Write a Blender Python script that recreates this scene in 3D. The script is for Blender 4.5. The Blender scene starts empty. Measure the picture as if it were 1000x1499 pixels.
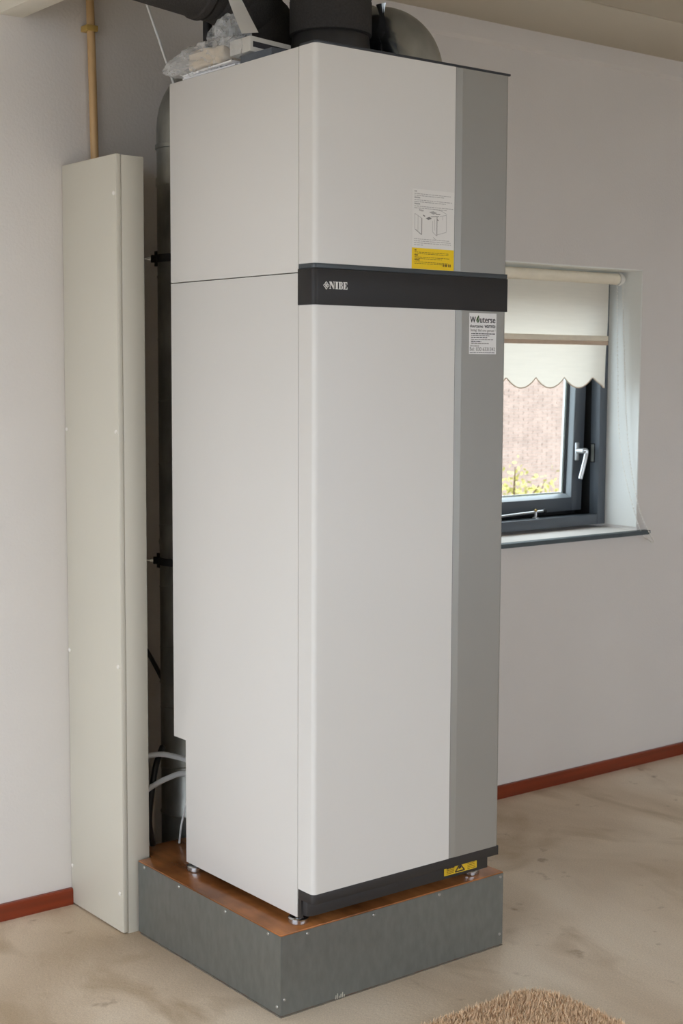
import bpy, bmesh, math, random
import numpy as np
from mathutils import Vector, Matrix, noise

S = bpy.context.scene
COL = S.collection
rnd = random.Random(7)

# ------------------------------------------------------------------ camera
cam_d = bpy.data.cameras.new('camera')
cam = bpy.data.objects.new('camera', cam_d)
COL.objects.link(cam)
CR = Vector((0.78815741, -0.61545785, 0.00442081))
CU = Vector((0.05590456, 0.07874096, 0.99532635))
CF = Vector((0.61292951, 0.78422669, -0.09646717))
CP = Vector((-1.97206621, -2.62561235, 1.51419926))
m = Matrix((CR, CU, -CF)).transposed().to_4x4()
m.translation = CP
cam.matrix_world = m
cam_d.sensor_fit = 'VERTICAL'
cam_d.sensor_height = 36.0
cam_d.lens = 2120.5 / 1499 * 36.0
cam_d.clip_start = 0.05
cam_d.dof.use_dof = True
cam_d.dof.focus_distance = 3.35
cam_d.dof.aperture_fstop = 9.0
S.camera = cam

# ------------------------------------------------------------------ sky, exposure
SKY = 3.2
w = bpy.data.worlds.new('overcast_sky')
S.world = w
w.use_nodes = True
nt = w.node_tree
bg = nt.nodes['Background']
geo = nt.nodes.new('ShaderNodeTexCoord')
sep = nt.nodes.new('ShaderNodeSeparateXYZ')
ramp = nt.nodes.new('ShaderNodeValToRGB')
ramp.color_ramp.elements[0].position = 0.0
ramp.color_ramp.elements[0].color = (0.73, 0.82, 0.94, 1)
ramp.color_ramp.elements[1].position = 0.9
ramp.color_ramp.elements[1].color = (0.90, 0.965, 1.03, 1)
nt.links.new(geo.outputs['Generated'], sep.inputs[0])
nt.links.new(sep.outputs['Z'], ramp.inputs[0])
nt.links.new(ramp.outputs[0], bg.inputs[0])
bg.inputs[1].default_value = SKY
S.view_settings.view_transform = 'Standard'
S.view_settings.look = 'None'
S.view_settings.gamma = 1.0
S.view_settings.use_curve_mapping = False
S.view_settings.exposure = 0.78
S.cycles.max_bounces = 10
S.cycles.diffuse_bounces = 6
S.cycles.glossy_bounces = 4
S.cycles.transmission_bounces = 6
S.cycles.transparent_max_bounces = 12
S.cycles.caustics_reflective = False
S.cycles.caustics_refractive = False
S.cycles.use_denoising = True
S.cycles.sample_clamp_indirect = 6.0


H = math.pi / 2
# daylight comes in through the room's openings
ROOM_L, ROOM_R, ROOM_F, WALL_Y, CEIL = -3.3, 4.6, -4.8, 1.0066, 2.68
LW = (-3.3, 0.6, 0.04, 2.20)      # opening in the left wall: y0, y1, z0, z1
FW = (-1.0, 2.9, 0.60, 2.30)       # opening in the wall behind the camera: x0, x1, z0, z1
BW = (1.36, 2.297, 0.93, 1.898)    # the small window in the back wall: x0, x1, z0, z1


# ------------------------------------------------------------------ materials
def lin(c):
    def f(v):
        v /= 255.0
        return v / 12.92 if v <= 0.04045 else ((v + 0.055) / 1.055) ** 2.4
    return (f(c[0]), f(c[1]), f(c[2]), 1.0)


def mat(name, c, rough=0.5, metal=0.0, spec=0.5, var=0.06, scale=8.0, bump=0.0, bscale=60.0, coat=0.0, detail=4.0, stretch=None):
    """principled material whose colour wavers by a noise; optional fine bump"""
    M = bpy.data.materials.new(name)
    M.use_nodes = True
    t = M.node_tree
    b = t.nodes['Principled BSDF']
    b.inputs['Roughness'].default_value = rough
    b.inputs['Metallic'].default_value = metal
    b.inputs['Specular IOR Level'].default_value = spec
    b.inputs['Coat Weight'].default_value = coat
    tc = t.nodes.new('ShaderNodeTexCoord')
    src = tc.outputs['Object']
    if stretch:
        mp = t.nodes.new('ShaderNodeMapping')
        mp.inputs['Scale'].default_value = stretch
        t.links.new(src, mp.inputs[0])
        src = mp.outputs[0]
    n = t.nodes.new('ShaderNodeTexNoise')
    n.inputs['Scale'].default_value = scale
    n.inputs['Detail'].default_value = detail
    t.links.new(src, n.inputs['Vector'])
    r = t.nodes.new('ShaderNodeValToRGB')
    base = lin(c)
    r.color_ramp.elements[0].position = 0.3
    r.color_ramp.elements[1].position = 0.7
    r.color_ramp.elements[0].color = tuple(max(0, v * (1 - var)) for v in base[:3]) + (1,)
    r.color_ramp.elements[1].color = tuple(min(1, v * (1 + var)) for v in base[:3]) + (1,)
    t.links.new(n.outputs[0], r.inputs[0])
    t.links.new(r.outputs[0], b.inputs['Base Color'])
    if bump > 0:
        n2 = t.nodes.new('ShaderNodeTexNoise')
        n2.inputs['Scale'].default_value = bscale
        n2.inputs['Detail'].default_value = 3
        t.links.new(src, n2.inputs['Vector'])
        bp = t.nodes.new('ShaderNodeBump')
        bp.inputs['Strength'].default_value = bump
        bp.inputs['Distance'].default_value = 0.004
        t.links.new(n2.outputs[0], bp.inputs['Height'])
        t.links.new(bp.outputs[0], b.inputs['Normal'])
    return M


def film_mat(name, tint, alpha, rough):
    M = bpy.data.materials.new(name)
    M.use_nodes = True
    t = M.node_tree
    b = t.nodes['Principled BSDF']
    b.inputs['Base Color'].default_value = tint
    b.inputs['Roughness'].default_value = rough
    b.inputs['Specular IOR Level'].default_value = 0.8
    tr = t.nodes.new('ShaderNodeBsdfTransparent')
    mx = t.nodes.new('ShaderNodeMixShader')
    lw = t.nodes.new('ShaderNodeLayerWeight')
    lw.inputs['Blend'].default_value = 0.35
    ma = t.nodes.new('ShaderNodeMath')
    ma.operation = 'MULTIPLY_ADD'
    ma.inputs[1].default_value = 0.45
    ma.inputs[2].default_value = alpha
    t.links.new(lw.outputs['Facing'], ma.inputs[0])
    t.links.new(ma.outputs[0], mx.inputs[0])
    t.links.new(tr.outputs[0], mx.inputs[1])
    t.links.new(b.outputs[0], mx.inputs[2])
    t.links.new(mx.outputs[0], t.nodes['Material Output'].inputs[0])
    return M


def glass_mat(name):
    M = bpy.data.materials.new(name)
    M.use_nodes = True
    t = M.node_tree
    t.nodes.remove(t.nodes['Principled BSDF'])
    tr = t.nodes.new('ShaderNodeBsdfTransparent')
    tr.inputs[0].default_value = (0.93, 0.96, 0.95, 1)
    gl = t.nodes.new('ShaderNodeBsdfGlossy')
    gl.inputs['Roughness'].default_value = 0.02
    fr = t.nodes.new('ShaderNodeFresnel')
    fr.inputs['IOR'].default_value = 1.45
    mx = t.nodes.new('ShaderNodeMixShader')
    gm = t.nodes.new('ShaderNodeNewGeometry')
    mu = t.nodes.new('ShaderNodeMath')
    mu.operation = 'MULTIPLY_ADD'
    mu.inputs[1].default_value = -1
    mu.inputs[2].default_value = 1
    mv = t.nodes.new('ShaderNodeMath')
    mv.operation = 'MULTIPLY'
    t.links.new(gm.outputs['Backfacing'], mu.inputs[0])
    t.links.new(mu.outputs[0], mv.inputs[0])
    t.links.new(fr.outputs[0], mv.inputs[1])
    t.links.new(mv.outputs[0], mx.inputs[0])
    t.links.new(tr.outputs[0], mx.inputs[1])
    t.links.new(gl.outputs[0], mx.inputs[2])
    t.links.new(mx.outputs[0], t.nodes['Material Output'].inputs[0])
    return M


def cloth_mat(name, c):
    M = bpy.data.materials.new(name)
    M.use_nodes = True
    t = M.node_tree
    t.nodes.remove(t.nodes['Principled BSDF'])
    d = t.nodes.new('ShaderNodeBsdfDiffuse')
    tl = t.nodes.new('ShaderNodeBsdfTranslucent')
    mx = t.nodes.new('ShaderNodeMixShader')
    mx.inputs[0].default_value = 0.42
    tc = t.nodes.new('ShaderNodeTexCoord')
    wv = t.nodes.new('ShaderNodeTexNoise')
    wv.inputs['Scale'].default_value = 60
    mp = t.nodes.new('ShaderNodeMapping')
    mp.inputs['Scale'].default_value = (0.2, 1, 2.5)
    t.links.new(tc.outputs['Object'], mp.inputs[0])
    t.links.new(mp.outputs[0], wv.inputs['Vector'])
    r = t.nodes.new('ShaderNodeValToRGB')
    b = lin(c)
    r.color_ramp.elements[0].color = tuple(v * 0.93 for v in b[:3]) + (1,)
    r.color_ramp.elements[1].color = b
    t.links.new(wv.outputs[0], r.inputs[0])
    for s in (d, tl):
        t.links.new(r.outputs[0], s.inputs[0])
    t.links.new(d.outputs[0], mx.inputs[1])
    t.links.new(tl.outputs[0], mx.inputs[2])
    t.links.new(mx.outputs[0], t.nodes['Material Output'].inputs[0])
    return M


def floor_mat():
    M = bpy.data.materials.new('stained_screed')
    M.use_nodes = True
    t = M.node_tree
    b = t.nodes['Principled BSDF']
    tc = t.nodes.new('ShaderNodeTexCoord')

    def ns(scale, detail, stretch=(1, 1, 1), dist=0.0):
        mp = t.nodes.new('ShaderNodeMapping')
        mp.inputs['Scale'].default_value = stretch
        mp.inputs['Rotation'].default_value = (0, 0, 0.5)
        t.links.new(tc.outputs['Object'], mp.inputs[0])
        n = t.nodes.new('ShaderNodeTexNoise')
        n.inputs['Scale'].default_value = scale
        n.inputs['Detail'].default_value = detail
        n.inputs['Distortion'].default_value = dist
        t.links.new(mp.outputs[0], n.inputs['Vector'])
        return n.outputs[0]

    def rmp(fac, stops):
        r = t.nodes.new('ShaderNodeValToRGB')
        e = r.color_ramp.elements
        while len(e) < len(stops):
            e.new(0.5)
        for i, (p, c) in enumerate(stops):
            e[i].position = p
            e[i].color = c
        t.links.new(fac, r.inputs[0])
        return r.outputs[0]

    def mix(kind, fac, a, c):
        x = t.nodes.new('ShaderNodeMixRGB')
        x.blend_type = kind
        if isinstance(fac, float):
            x.inputs[0].default_value = fac
        else:
            t.links.new(fac, x.inputs[0])
        for k, v in ((1, a), (2, c)):
            if isinstance(v, tuple):
                x.inputs[k].default_value = v
            else:
                t.links.new(v, x.inputs[k])
        return x.outputs[0]

    base = rmp(ns(1.6, 6, (1, 0.55, 1), 0.6), [(0.30, lin((188, 166, 139))), (0.52, lin((221, 203, 180))), (0.72, lin((238, 225, 206)))])
    stain = rmp(ns(3.4, 8, (1, 0.7, 1), 1.2), [(0.54, (0, 0, 0, 1)), (0.72, (1, 1, 1, 1))])
    c1 = mix('MIX', stain, base, lin((176, 152, 120)))
    c1 = mix('MIX', 0.75, base, c1)
    spot = rmp(ns(13, 5), [(0.66, (0, 0, 0, 1)), (0.76, (1, 1, 1, 1))])
    c2 = mix('MIX', spot, c1, lin((148, 122, 92)))
    c2 = mix('MIX', 0.7, c1, c2)
    grit = rmp(ns(260, 2), [(0.3, (0.86, 0.86, 0.86, 1)), (0.7, (1.08, 1.08, 1.08, 1))])
    c3 = mix('MULTIPLY', 1.0, c2, grit)
    t.links.new(c3, b.inputs['Base Color'])
    rr = rmp(ns(2.2, 4), [(0.3, (0.42, 0.42, 0.42, 1)), (0.7, (0.62, 0.62, 0.62, 1))])
    t.links.new(rr, b.inputs['Roughness'])
    b.inputs['Specular IOR Level'].default_value = 0.42
    bp = t.nodes.new('ShaderNodeBump')
    bp.inputs['Strength'].default_value = 0.25
    bp.inputs['Distance'].default_value = 0.003
    t.links.new(ns(90, 4), bp.inputs['Height'])
    t.links.new(bp.outputs[0], b.inputs['Normal'])
    return M


def galv_mat(name, lo, hi, rough=0.42, scale=26, metal=0.75):
    """galvanised sheet: spangled, streaked zinc"""
    M = mat(name, (120, 120, 118), rough, metal, 0.5)
    t = M.node_tree
    b = t.nodes['Principled BSDF']
    tc = t.nodes.new('ShaderNodeTexCoord')
    v = t.nodes.new('ShaderNodeTexNoise')
    v.inputs['Scale'].default_value = scale
    v.inputs['Detail'].default_value = 5
    mp = t.nodes.new('ShaderNodeMapping')
    mp.inputs['Scale'].default_value = (1, 1, 0.45)
    t.links.new(tc.outputs['Object'], mp.inputs[0])
    t.links.new(mp.outputs[0], v.inputs['Vector'])
    r = t.nodes.new('ShaderNodeValToRGB')
    r.color_ramp.elements[0].position = 0.3
    r.color_ramp.elements[1].position = 0.72
    r.color_ramp.elements[0].color = lin(lo)
    r.color_ramp.elements[1].color = lin(hi)
    t.links.new(v.outputs[0], r.inputs[0])
    t.links.new(r.outputs[0], b.inputs['Base Color'])
    return M


def board_mat():
    """brown stained plywood: lengthwise grain and large dark stains"""
    M = mat('stained_plywood', (172, 110, 62), 0.26, 0, 0.5, 0.30, 6.0, 0.1, 40, detail=8, stretch=(4.0, 1.0, 1.0))
    t = M.node_tree
    b = t.nodes['Principled BSDF']
    src = b.inputs['Base Color'].links[0].from_socket
    tc = t.nodes.new('ShaderNodeTexCoord')
    n = t.nodes.new('ShaderNodeTexNoise')
    n.inputs['Scale'].default_value = 3.2
    n.inputs['Detail'].default_value = 5
    t.links.new(tc.outputs['Object'], n.inputs['Vector'])
    rp = t.nodes.new('ShaderNodeValToRGB')
    rp.color_ramp.elements[0].position = 0.38
    rp.color_ramp.elements[1].position = 0.62
    rp.color_ramp.elements[0].color = (0.25, 0.22, 0.20, 1)
    rp.color_ramp.elements[1].color = (1, 1, 1, 1)
    mx = t.nodes.new('ShaderNodeMixRGB')
    mx.blend_type = 'MULTIPLY'
    mx.inputs[0].default_value = 0.8
    t.links.new(n.outputs[0], rp.inputs[0])
    t.links.new(src, mx.inputs[1])
    t.links.new(rp.outputs[0], mx.inputs[2])
    t.links.new(mx.outputs[0], b.inputs['Base Color'])
    return M


MT = dict(
    wall=mat('wall_plaster', (220, 215, 210), 0.9, 0, 0.15, 0.02, 3.0, 0.22, 120),
    reveal=mat('reveal_paint', (236, 236, 232), 0.6, 0, 0.3, 0.015, 4.0, 0.1, 90),
    ceiling=mat('ceiling_board', (208, 200, 184), 0.85, 0, 0.2, 0.03, 2.0, 0.08, 120),
    beam=mat('beam_paint', (232, 228, 216), 0.5, 0, 0.4, 0.03, 4.0),
    floor=floor_mat(),
    base=mat('baseboard_varnish', (124, 48, 20), 0.35, 0, 0.5, 0.22, 14, 0.05, 60, stretch=(0.15, 1, 3)),
    white=mat('white_powder_coat', (216, 213, 208), 0.36, 0, 0.5, 0.008, 2.0, 0.02, 500),
    white_edge=mat('white_sheet_edge', (216, 212, 205), 0.45, 0, 0.5, 0.01, 4.0),
    silver=mat('silver_lacquer', (166, 165, 160), 0.38, 0.6, 0.5, 0.015, 5.0, 0.03, 700),
    black=mat('black_plastic', (36, 34, 34), 0.5, 0, 0.4, 0.05, 30, 0.1, 500),
    black_lip=mat('black_lip_plastic', (62, 68, 72), 0.35, 0, 0.5, 0.04, 20),
    lid=mat('dark_lid_edge', (46, 50, 56), 0.3, 0, 0.5, 0.05, 10),
    kick=mat('kickplate_plastic', (48, 45, 44), 0.5, 0, 0.4, 0.05, 20, 0.06, 300),
    dark=mat('dark_steel', (60, 58, 58), 0.6, 0.3, 0.4, 0.08, 10),
    seam=mat('seam_rubber', (44, 40, 38), 0.8),
    logo=mat('logo_print', (226, 224, 220), 0.5),
    chrome=mat('zinc_plated_steel', (200, 202, 204), 0.22, 1.0, 0.5, 0.05, 40),
    screw=mat('screw_steel', (186, 186, 182), 0.3, 0.9, 0.5, 0.08, 200),
    sheet=galv_mat('galvanised_sheet', (119, 121, 117), (129, 131, 127), 0.46, 60, 0.6),
    duct=galv_mat('galvanised_duct', (118, 118, 112), (168, 168, 160), 0.36, 16, 0.55),
    duct_bright=galv_mat('galvanised_elbow', (160, 166, 172), (190, 196, 202), 0.20, 14, 1.0),
    board=board_mat(),
    board_edge=mat('board_edge', (112, 66, 38), 0.6, 0, 0.3, 0.2, 40),
    cream=mat('cream_laminate', (206, 201, 187), 0.45, 0, 0.4, 0.012, 3.0, 0.03, 200),
    cream_edge=mat('cream_edge_band', (206, 201, 187), 0.45, 0, 0.4, 0.012, 3.0),
    cap=mat('white_cap_plastic', (232, 228, 220), 0.4),
    epp=mat('black_foam', (58, 55, 53), 0.8, 0, 0.3, 0.14, 220, 0.4, 260),
    epp_gloss=mat('black_rubber_collar', (40, 38, 38), 0.45, 0, 0.5, 0.1, 60),
    seal=mat('green_seal', (96, 132, 60), 0.5),
    pvc=mat('beige_pipe', (196, 160, 112), 0.45, 0, 0.5, 0.05, 9, stretch=(1, 1, 0.2)),
    clip=mat('yellow_clip', (186, 154, 84), 0.45),
    hose=mat('white_hose', (214, 214, 212), 0.4, 0, 0.5, 0.03, 20),
    blackhose=mat('black_hose', (34, 33, 34), 0.4, 0, 0.5, 0.1, 30),
    frame=mat('anthracite_paint', (82, 88, 95), 0.38, 0, 0.5, 0.03, 10),
    gasket_gap_black=mat('black_gasket_and_gap', (22, 22, 24), 0.7),  # rubber parts, and the painted shade in the window gaps
    bead=mat('glazing_bead', (150, 158, 164), 0.35, 0, 0.5, 0.02, 10),
    spacer=mat('white_spacer', (225, 228, 228), 0.35),
    glass=glass_mat('window_glass'),
    alu=mat('handle_aluminium', (206, 208, 210), 0.3, 0.8, 0.5, 0.03, 40),
    stone=mat('slate_sill', (84, 93, 96), 0.6, 0, 0.22, 0.1, 22, 0.06, 80),
    cloth=cloth_mat('blind_cloth', (248, 240, 226)),
    tube=mat('roller_cloth', (236, 226, 206), 0.8, 0, 0.2, 0.03, 40, 0.1, 300),
    hem=cloth_mat('blind_hem_cloth', (226, 212, 196)),
    batten=mat('batten_tape', (206, 182, 160), 0.8, 0, 0.2, 0.04, 40),
    cordw=mat('bead_chain_plastic', (236, 232, 224), 0.35),
    brick=mat('red_brick', (172, 148, 136), 0.9, 0, 0.2, 0.16, 7.0),
    mortar=mat('mortar', (188, 174, 164), 0.95, 0, 0.1, 0.08, 20),
    leaf=mat('yellow_green_leaf', (190, 182, 104), 0.5, 0, 0.4, 0.3, 6.0),
    bark=mat('bark', (96, 74, 54), 0.9, 0, 0.2, 0.2, 30),
    grass=mat('outside_paving', (140, 136, 130), 0.95, 0, 0.1, 0.25, 6),
    rug=mat('shag_wool', (236, 204, 170), 0.95, 0, 0.1, 0.24, 60.0),
    rugback=mat('rug_backing', (120, 96, 72), 0.95, 0, 0.1, 0.1, 30),
    film=film_mat('clear_plastic_film', (0.88, 0.89, 0.90, 1), 0.13, 0.12),
    film_d=film_mat('gathered_plastic_film', (0.84, 0.85, 0.85, 1), 0.20, 0.25),
    paper=mat('paper', (232, 232, 234), 0.7, 0, 0.2, 0.02, 30),
    carton=mat('carton', (206, 190, 166), 0.75, 0, 0.2, 0.06, 16),
    booklet=mat('grey_booklet', (92, 98, 106), 0.5, 0, 0.4, 0.08, 16),
    stripw=mat('pale_strip_plastic', (206, 202, 194), 0.5, 0, 0.4, 0.04, 10),
    st_white=mat('sticker_white', (224, 221, 216), 0.5, 0, 0.4, 0.01, 10),
    st_grey=mat('sticker_paper', (226, 224, 222), 0.5, 0, 0.4, 0.01, 10),
    ink=mat('black_ink', (44, 42, 48), 0.6),
    ink_g=mat('grey_ink', (128, 124, 120), 0.6),
    ink_l=mat('light_grey_ink', (172, 168, 164), 0.6),
    leafink=mat('green_ink', (52, 84, 36), 0.6),
    yellow=mat('yellow_label', (238, 200, 22), 0.45, 0, 0.4, 0.02, 30),
    ink_y=mat('brown_ink', (112, 86, 14), 0.6),
    sealant=mat('grey_sealant', (112, 106, 96), 0.8, 0, 0.2, 0.2, 30),
    residue=mat('glue_residue', (190, 186, 172), 0.8),
    warn=mat('warning_label', (226, 186, 40), 0.5, 0, 0.4, 0.05, 60),
)


# ------------------------------------------------------------------ mesh builder
class MB:
    """collects faces (world coordinates) and links them as ONE mesh object"""

    def __init__(self):
        self.v, self.f, self.mi, self.mats = [], [], [], []

    def m(self, key):
        if key not in self.mats:
            self.mats.append(key)
        return self.mats.index(key)

    def add(self, vs, fs, key):
        o = len(self.v)
        self.v += [tuple(p) for p in vs]
        k = self.m(key)
        for f in fs:
            self.f.append([i + o for i in f])
            self.mi.append(k)
        return self

    def bm(self, b, key):
        b.verts.index_update()
        self.add([v.co[:] for v in b.verts], [[v.index for v in f.verts] for f in b.faces], key)
        b.free()
        return self

    def box(self, x0, x1, y0, y1, z0, z1, key, r=0.0, seg=2):
        b = bmesh.new()
        bmesh.ops.create_cube(b, size=1)
        for v in b.verts:
            v.co = Vector((x0 + (v.co.x + .5) * (x1 - x0), y0 + (v.co.y + .5) * (y1 - y0), z0 + (v.co.z + .5) * (z1 - z0)))
        if r > 0:
            bmesh.ops.bevel(b, geom=list(b.edges), offset=r, segments=seg, affect='EDGES', profile=0.5)
        return self.bm(b, key)

    def prism(self, pts, axis, a0, a1, key, r=0.0):
        """extrude a 2-D polygon along axis; pts are the other two coordinates in xyz order"""
        def mk(p, a):
            return {'x': (a, p[0], p[1]), 'y': (p[0], a, p[1]), 'z': (p[0], p[1], a)}[axis]
        b = bmesh.new()
        lo = [b.verts.new(mk(p, a0)) for p in pts]
        hi = [b.verts.new(mk(p, a1)) for p in pts]
        n = len(pts)
        b.faces.new(lo)
        b.faces.new(hi)
        for i in range(n):
            b.faces.new((lo[i], lo[(i + 1) % n], hi[(i + 1) % n], hi[i]))
        bmesh.ops.recalc_face_normals(b, faces=list(b.faces))
        if r > 0:
            es = [e for e in b.edges if len(e.link_faces) == 2 and e.calc_face_angle(0) > 0.6]
            bmesh.ops.bevel(b, geom=es, offset=r, segments=2, affect='EDGES', profile=0.5)
        return self.bm(b, key)

    def tube(self, path, rad, key, seg=12, cap=True):
        P = [Vector(p) for p in path]
        n = len(P)
        R = rad if isinstance(rad, (list, tuple)) else [rad] * n
        T = [(P[min(i + 1, n - 1)] - P[max(i - 1, 0)]).normalized() for i in range(n)]
        u = T[0].orthogonal().normalized()
        vs, fs = [], []
        for i in range(n):
            u = (u - T[i] * u.dot(T[i])).normalized()
            w_ = T[i].cross(u)
            for k in range(seg):
                a = 2 * math.pi * k / seg
                vs.append(P[i] + (u * math.cos(a) + w_ * math.sin(a)) * R[i])
        for i in range(n - 1):
            for k in range(seg):
                a, c = i * seg + k, i * seg + (k + 1) % seg
                fs.append((a, c, c + seg, a + seg))
        if cap:
            fs.append(tuple(range(seg))[::-1])
            fs.append(tuple((n - 1) * seg + k for k in range(seg)))
        return self.add(vs, fs, key)

    def lathe(self, prof, base, key, seg=24, axis='z'):
        """prof: (radius, height) pairs"""
        vs, fs = [], []
        for (r, h) in prof:
            for k in range(seg):
                a = 2 * math.pi * k / seg
                c, s = r * math.cos(a), r * math.sin(a)
                vs.append({'z': (base[0] + c, base[1] + s, base[2] + h), 'y': (base[0] + c, base[1] + h, base[2] + s),
                           'x': (base[0] + h, base[1] + c, base[2] + s)}[axis])
        n = len(prof)
        for i in range(n - 1):
            for k in range(seg):
                a, c = i * seg + k, i * seg + (k + 1) % seg
                fs.append((a, c, c + seg, a + seg))
        fs.append(tuple(range(seg))[::-1])
        fs.append(tuple((n - 1) * seg + k for k in range(seg)))
        return self.add(vs, fs, key)

    def ico(self, c, r, key, sub=1):
        b = bmesh.new()
        bmesh.ops.create_icosphere(b, subdivisions=sub, radius=r)
        for v in b.verts:
            v.co += Vector(c)
        return self.bm(b, key)

    def build(self, name, parent=None, smooth=True, angle=35, fixn=True):
        me = bpy.data.meshes.new(name)
        vs = np.array(self.v, dtype=float)
        if parent is not None:
            org = wloc(parent)
        else:
            lo, hi = vs.min(0), vs.max(0)
            org = Vector(((lo[0] + hi[0]) / 2, (lo[1] + hi[1]) / 2, lo[2]))
        vs = vs - np.array(org)
        me.from_pydata([tuple(v) for v in vs], [], self.f)
        for k in self.mats:
            me.materials.append(MT[k])
        me.polygons.foreach_set('material_index', self.mi)
        if fixn:
            b = bmesh.new()
            b.from_mesh(me)
            bmesh.ops.recalc_face_normals(b, faces=list(b.faces))
            b.to_mesh(me)
            b.free()
        if smooth:
            me.polygons.foreach_set('use_smooth', [True] * len(me.polygons))
            me.set_sharp_from_angle(angle=math.radians(angle))
        me.update()
        o = bpy.data.objects.new(name, me)
        COL.objects.link(o)
        if parent is not None:
            o.parent = parent
        else:
            o.location = org
        return o


def wloc(o):
    p = Vector((0, 0, 0))
    while o is not None:
        p += o.location
        o = o.parent
    return p


def thing(name, loc, label=None, cat=None, group=None, kind=None):
    o = bpy.data.objects.new(name, None)
    o.empty_display_size = 0.1
    o.location = loc
    COL.objects.link(o)
    return tag(o, label, cat, group, kind)


def tag(o, label=None, cat=None, group=None, kind=None):
    for k, v in (('label', label), ('category', cat), ('group', group), ('kind', kind)):
        if v:
            o[k] = v
    return o


def arc(cx, cy, r, a0, a1, n):
    return [(cx + r * math.cos(math.radians(a0 + (a1 - a0) * i / n)), cy + r * math.sin(math.radians(a0 + (a1 - a0) * i / n))) for i in range(n + 1)]


def smooth_path(pts, n=8):
    """Catmull-Rom through points"""
    P = [Vector(p) for p in pts]
    P = [P[0] * 2 - P[1]] + P + [P[-1] * 2 - P[-2]]
    out = []
    for i in range(1, len(P) - 2):
        for k in range(n):
            t = k / n
            a, b, c, d = P[i - 1], P[i], P[i + 1], P[i + 2]
            out.append(0.5 * ((2 * b) + (c - a) * t + (2 * a - 5 * b + 4 * c - d) * t * t + (3 * b - a - 3 * c + d) * t ** 3))
    out.append(P[-2])
    return out


_tc = {}


def glyphs(text):
    """outline of a text from the built-in font, as flat verts and faces"""
    if text not in _tc:
        cu = bpy.data.curves.new('tmp', 'FONT')
        cu.body = text
        cu.size = 1.0
        cu.resolution_u = 3
        o = bpy.data.objects.new('tmp', cu)
        COL.objects.link(o)
        dg = bpy.context.evaluated_depsgraph_get()
        dg.update()
        me = o.evaluated_get(dg).to_mesh()
        vs = [(v.co.x, v.co.y) for v in me.vertices]
        fs = [tuple(p.vertices) for p in me.polygons]
        o.evaluated_get(dg).to_mesh_clear()
        bpy.data.objects.remove(o)
        bpy.data.curves.remove(cu)
        _tc[text] = (vs, fs)
    return _tc[text]


def put_text(mb, text, x0, x1, z0, h, y, key, bold=.00012):
    """text on a plane facing -y, stretched to x0..x1; h is the height from baseline to the tallest letter"""
    vs, fs = glyphs(text)
    xs = [v[0] for v in vs]
    top = max(v[1] for v in vs)
    sx = (x1 - x0) / (max(xs) - min(xs))
    for k in range(3):      # three strikes side by side give the heavier stroke of the print
        mb.add([(x0 + (v[0] - min(xs)) * sx + (k - 1) * bold, y - k * 2e-5, z0 + v[1] / top * h) for v in vs], fs, key)


def dash_line(mb, x0, x1, z0, h, y, key, seed, slope=0.0):
    """a line of print too small to read: word-long dashes"""
    r = random.Random(seed)
    x = x0
    while x < x1 - 0.002:
        wd = min(r.uniform(0.003, 0.011), x1 - x)
        zz = z0 + (x - x0) * slope
        mb.add([(x, y, zz), (x + wd, y, zz), (x + wd, y, zz + h), (x, y, zz + h)], [(0, 1, 2, 3)], key)
        x += wd + r.uniform(0.001, 0.002)


def flat(mb, pts, y, key):
    mb.add([(p[0], y, p[1]) for p in pts], [tuple(range(len(pts)))], key)


def stroke(mb, a, b, wd, y, key):
    d = Vector((b[0] - a[0], b[1] - a[1]))
    n = Vector((-d.y, d.x)).normalized() * wd / 2
    flat(mb, [(a[0] + n.x, a[1] + n.y), (a[0] - n.x, a[1] - n.y), (b[0] - n.x, b[1] - n.y), (b[0] + n.x, b[1] + n.y)], y, key)


# ------------------------------------------------------------------ the setting
st = lambda o: tag(o, kind='structure')
T_ = 0.30
f = MB().box(ROOM_L - .3, ROOM_R + .3, ROOM_F - .3, WALL_Y + .25, -0.2, 0.0, 'floor').build('floor')
st(f)
# back wall with the window opening
wb = MB()
Y0, Y1 = WALL_Y, WALL_Y + T_
wb.box(ROOM_L - .3, BW[0], Y0, Y1, -0.2, CEIL + .3, 'wall')
wb.box(BW[1], ROOM_R + .3, Y0, Y1, -0.2, CEIL + .3, 'wall')
wb.box(BW[0], BW[1], Y0, Y1, -0.2, BW[2] - 0.012, 'wall')
wb.box(BW[0], BW[1], Y0, Y1, BW[3], CEIL + .3, 'wall')
wall_back = st(wb.build('wall_back', smooth=False))
# painted reveal of the window: thin plaster lining on the sides and top of the opening
rv = MB()
rv.box(BW[1] - .004, BW[1], Y0 + .0015, Y1 - .1, BW[2], BW[3], 'reveal')
rv.box(BW[0], BW[0] + .004, Y0 + .0015, Y1 - .1, BW[2], BW[3], 'reveal')
rv.box(BW[0], BW[1], Y0 + .0015, Y1 - .1, BW[3] - .004, BW[3], 'reveal')
tag(rv.build('reveal_lining', wall_back, smooth=False), 'white painted window reveal')
wl = MB()
wl.box(ROOM_L - .3, ROOM_L, ROOM_F - .3, LW[0], -0.2, CEIL + .3, 'wall')
wl.box(ROOM_L - .3, ROOM_L, LW[1], WALL_Y, -0.2, CEIL + .3, 'wall')
wl.box(ROOM_L - .3, ROOM_L, LW[0], LW[1], -0.2, LW[2], 'wall')
wl.box(ROOM_L - .3, ROOM_L, LW[0], LW[1], LW[3], CEIL + .3, 'wall')
st(wl.build('wall_left', smooth=False))
wf = MB()
wf.box(ROOM_L, FW[0], ROOM_F - .3, ROOM_F, -0.2, CEIL + .3, 'wall')
wf.box(FW[1], ROOM_R + .3, ROOM_F - .3, ROOM_F, -0.2, CEIL + .3, 'wall')
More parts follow.
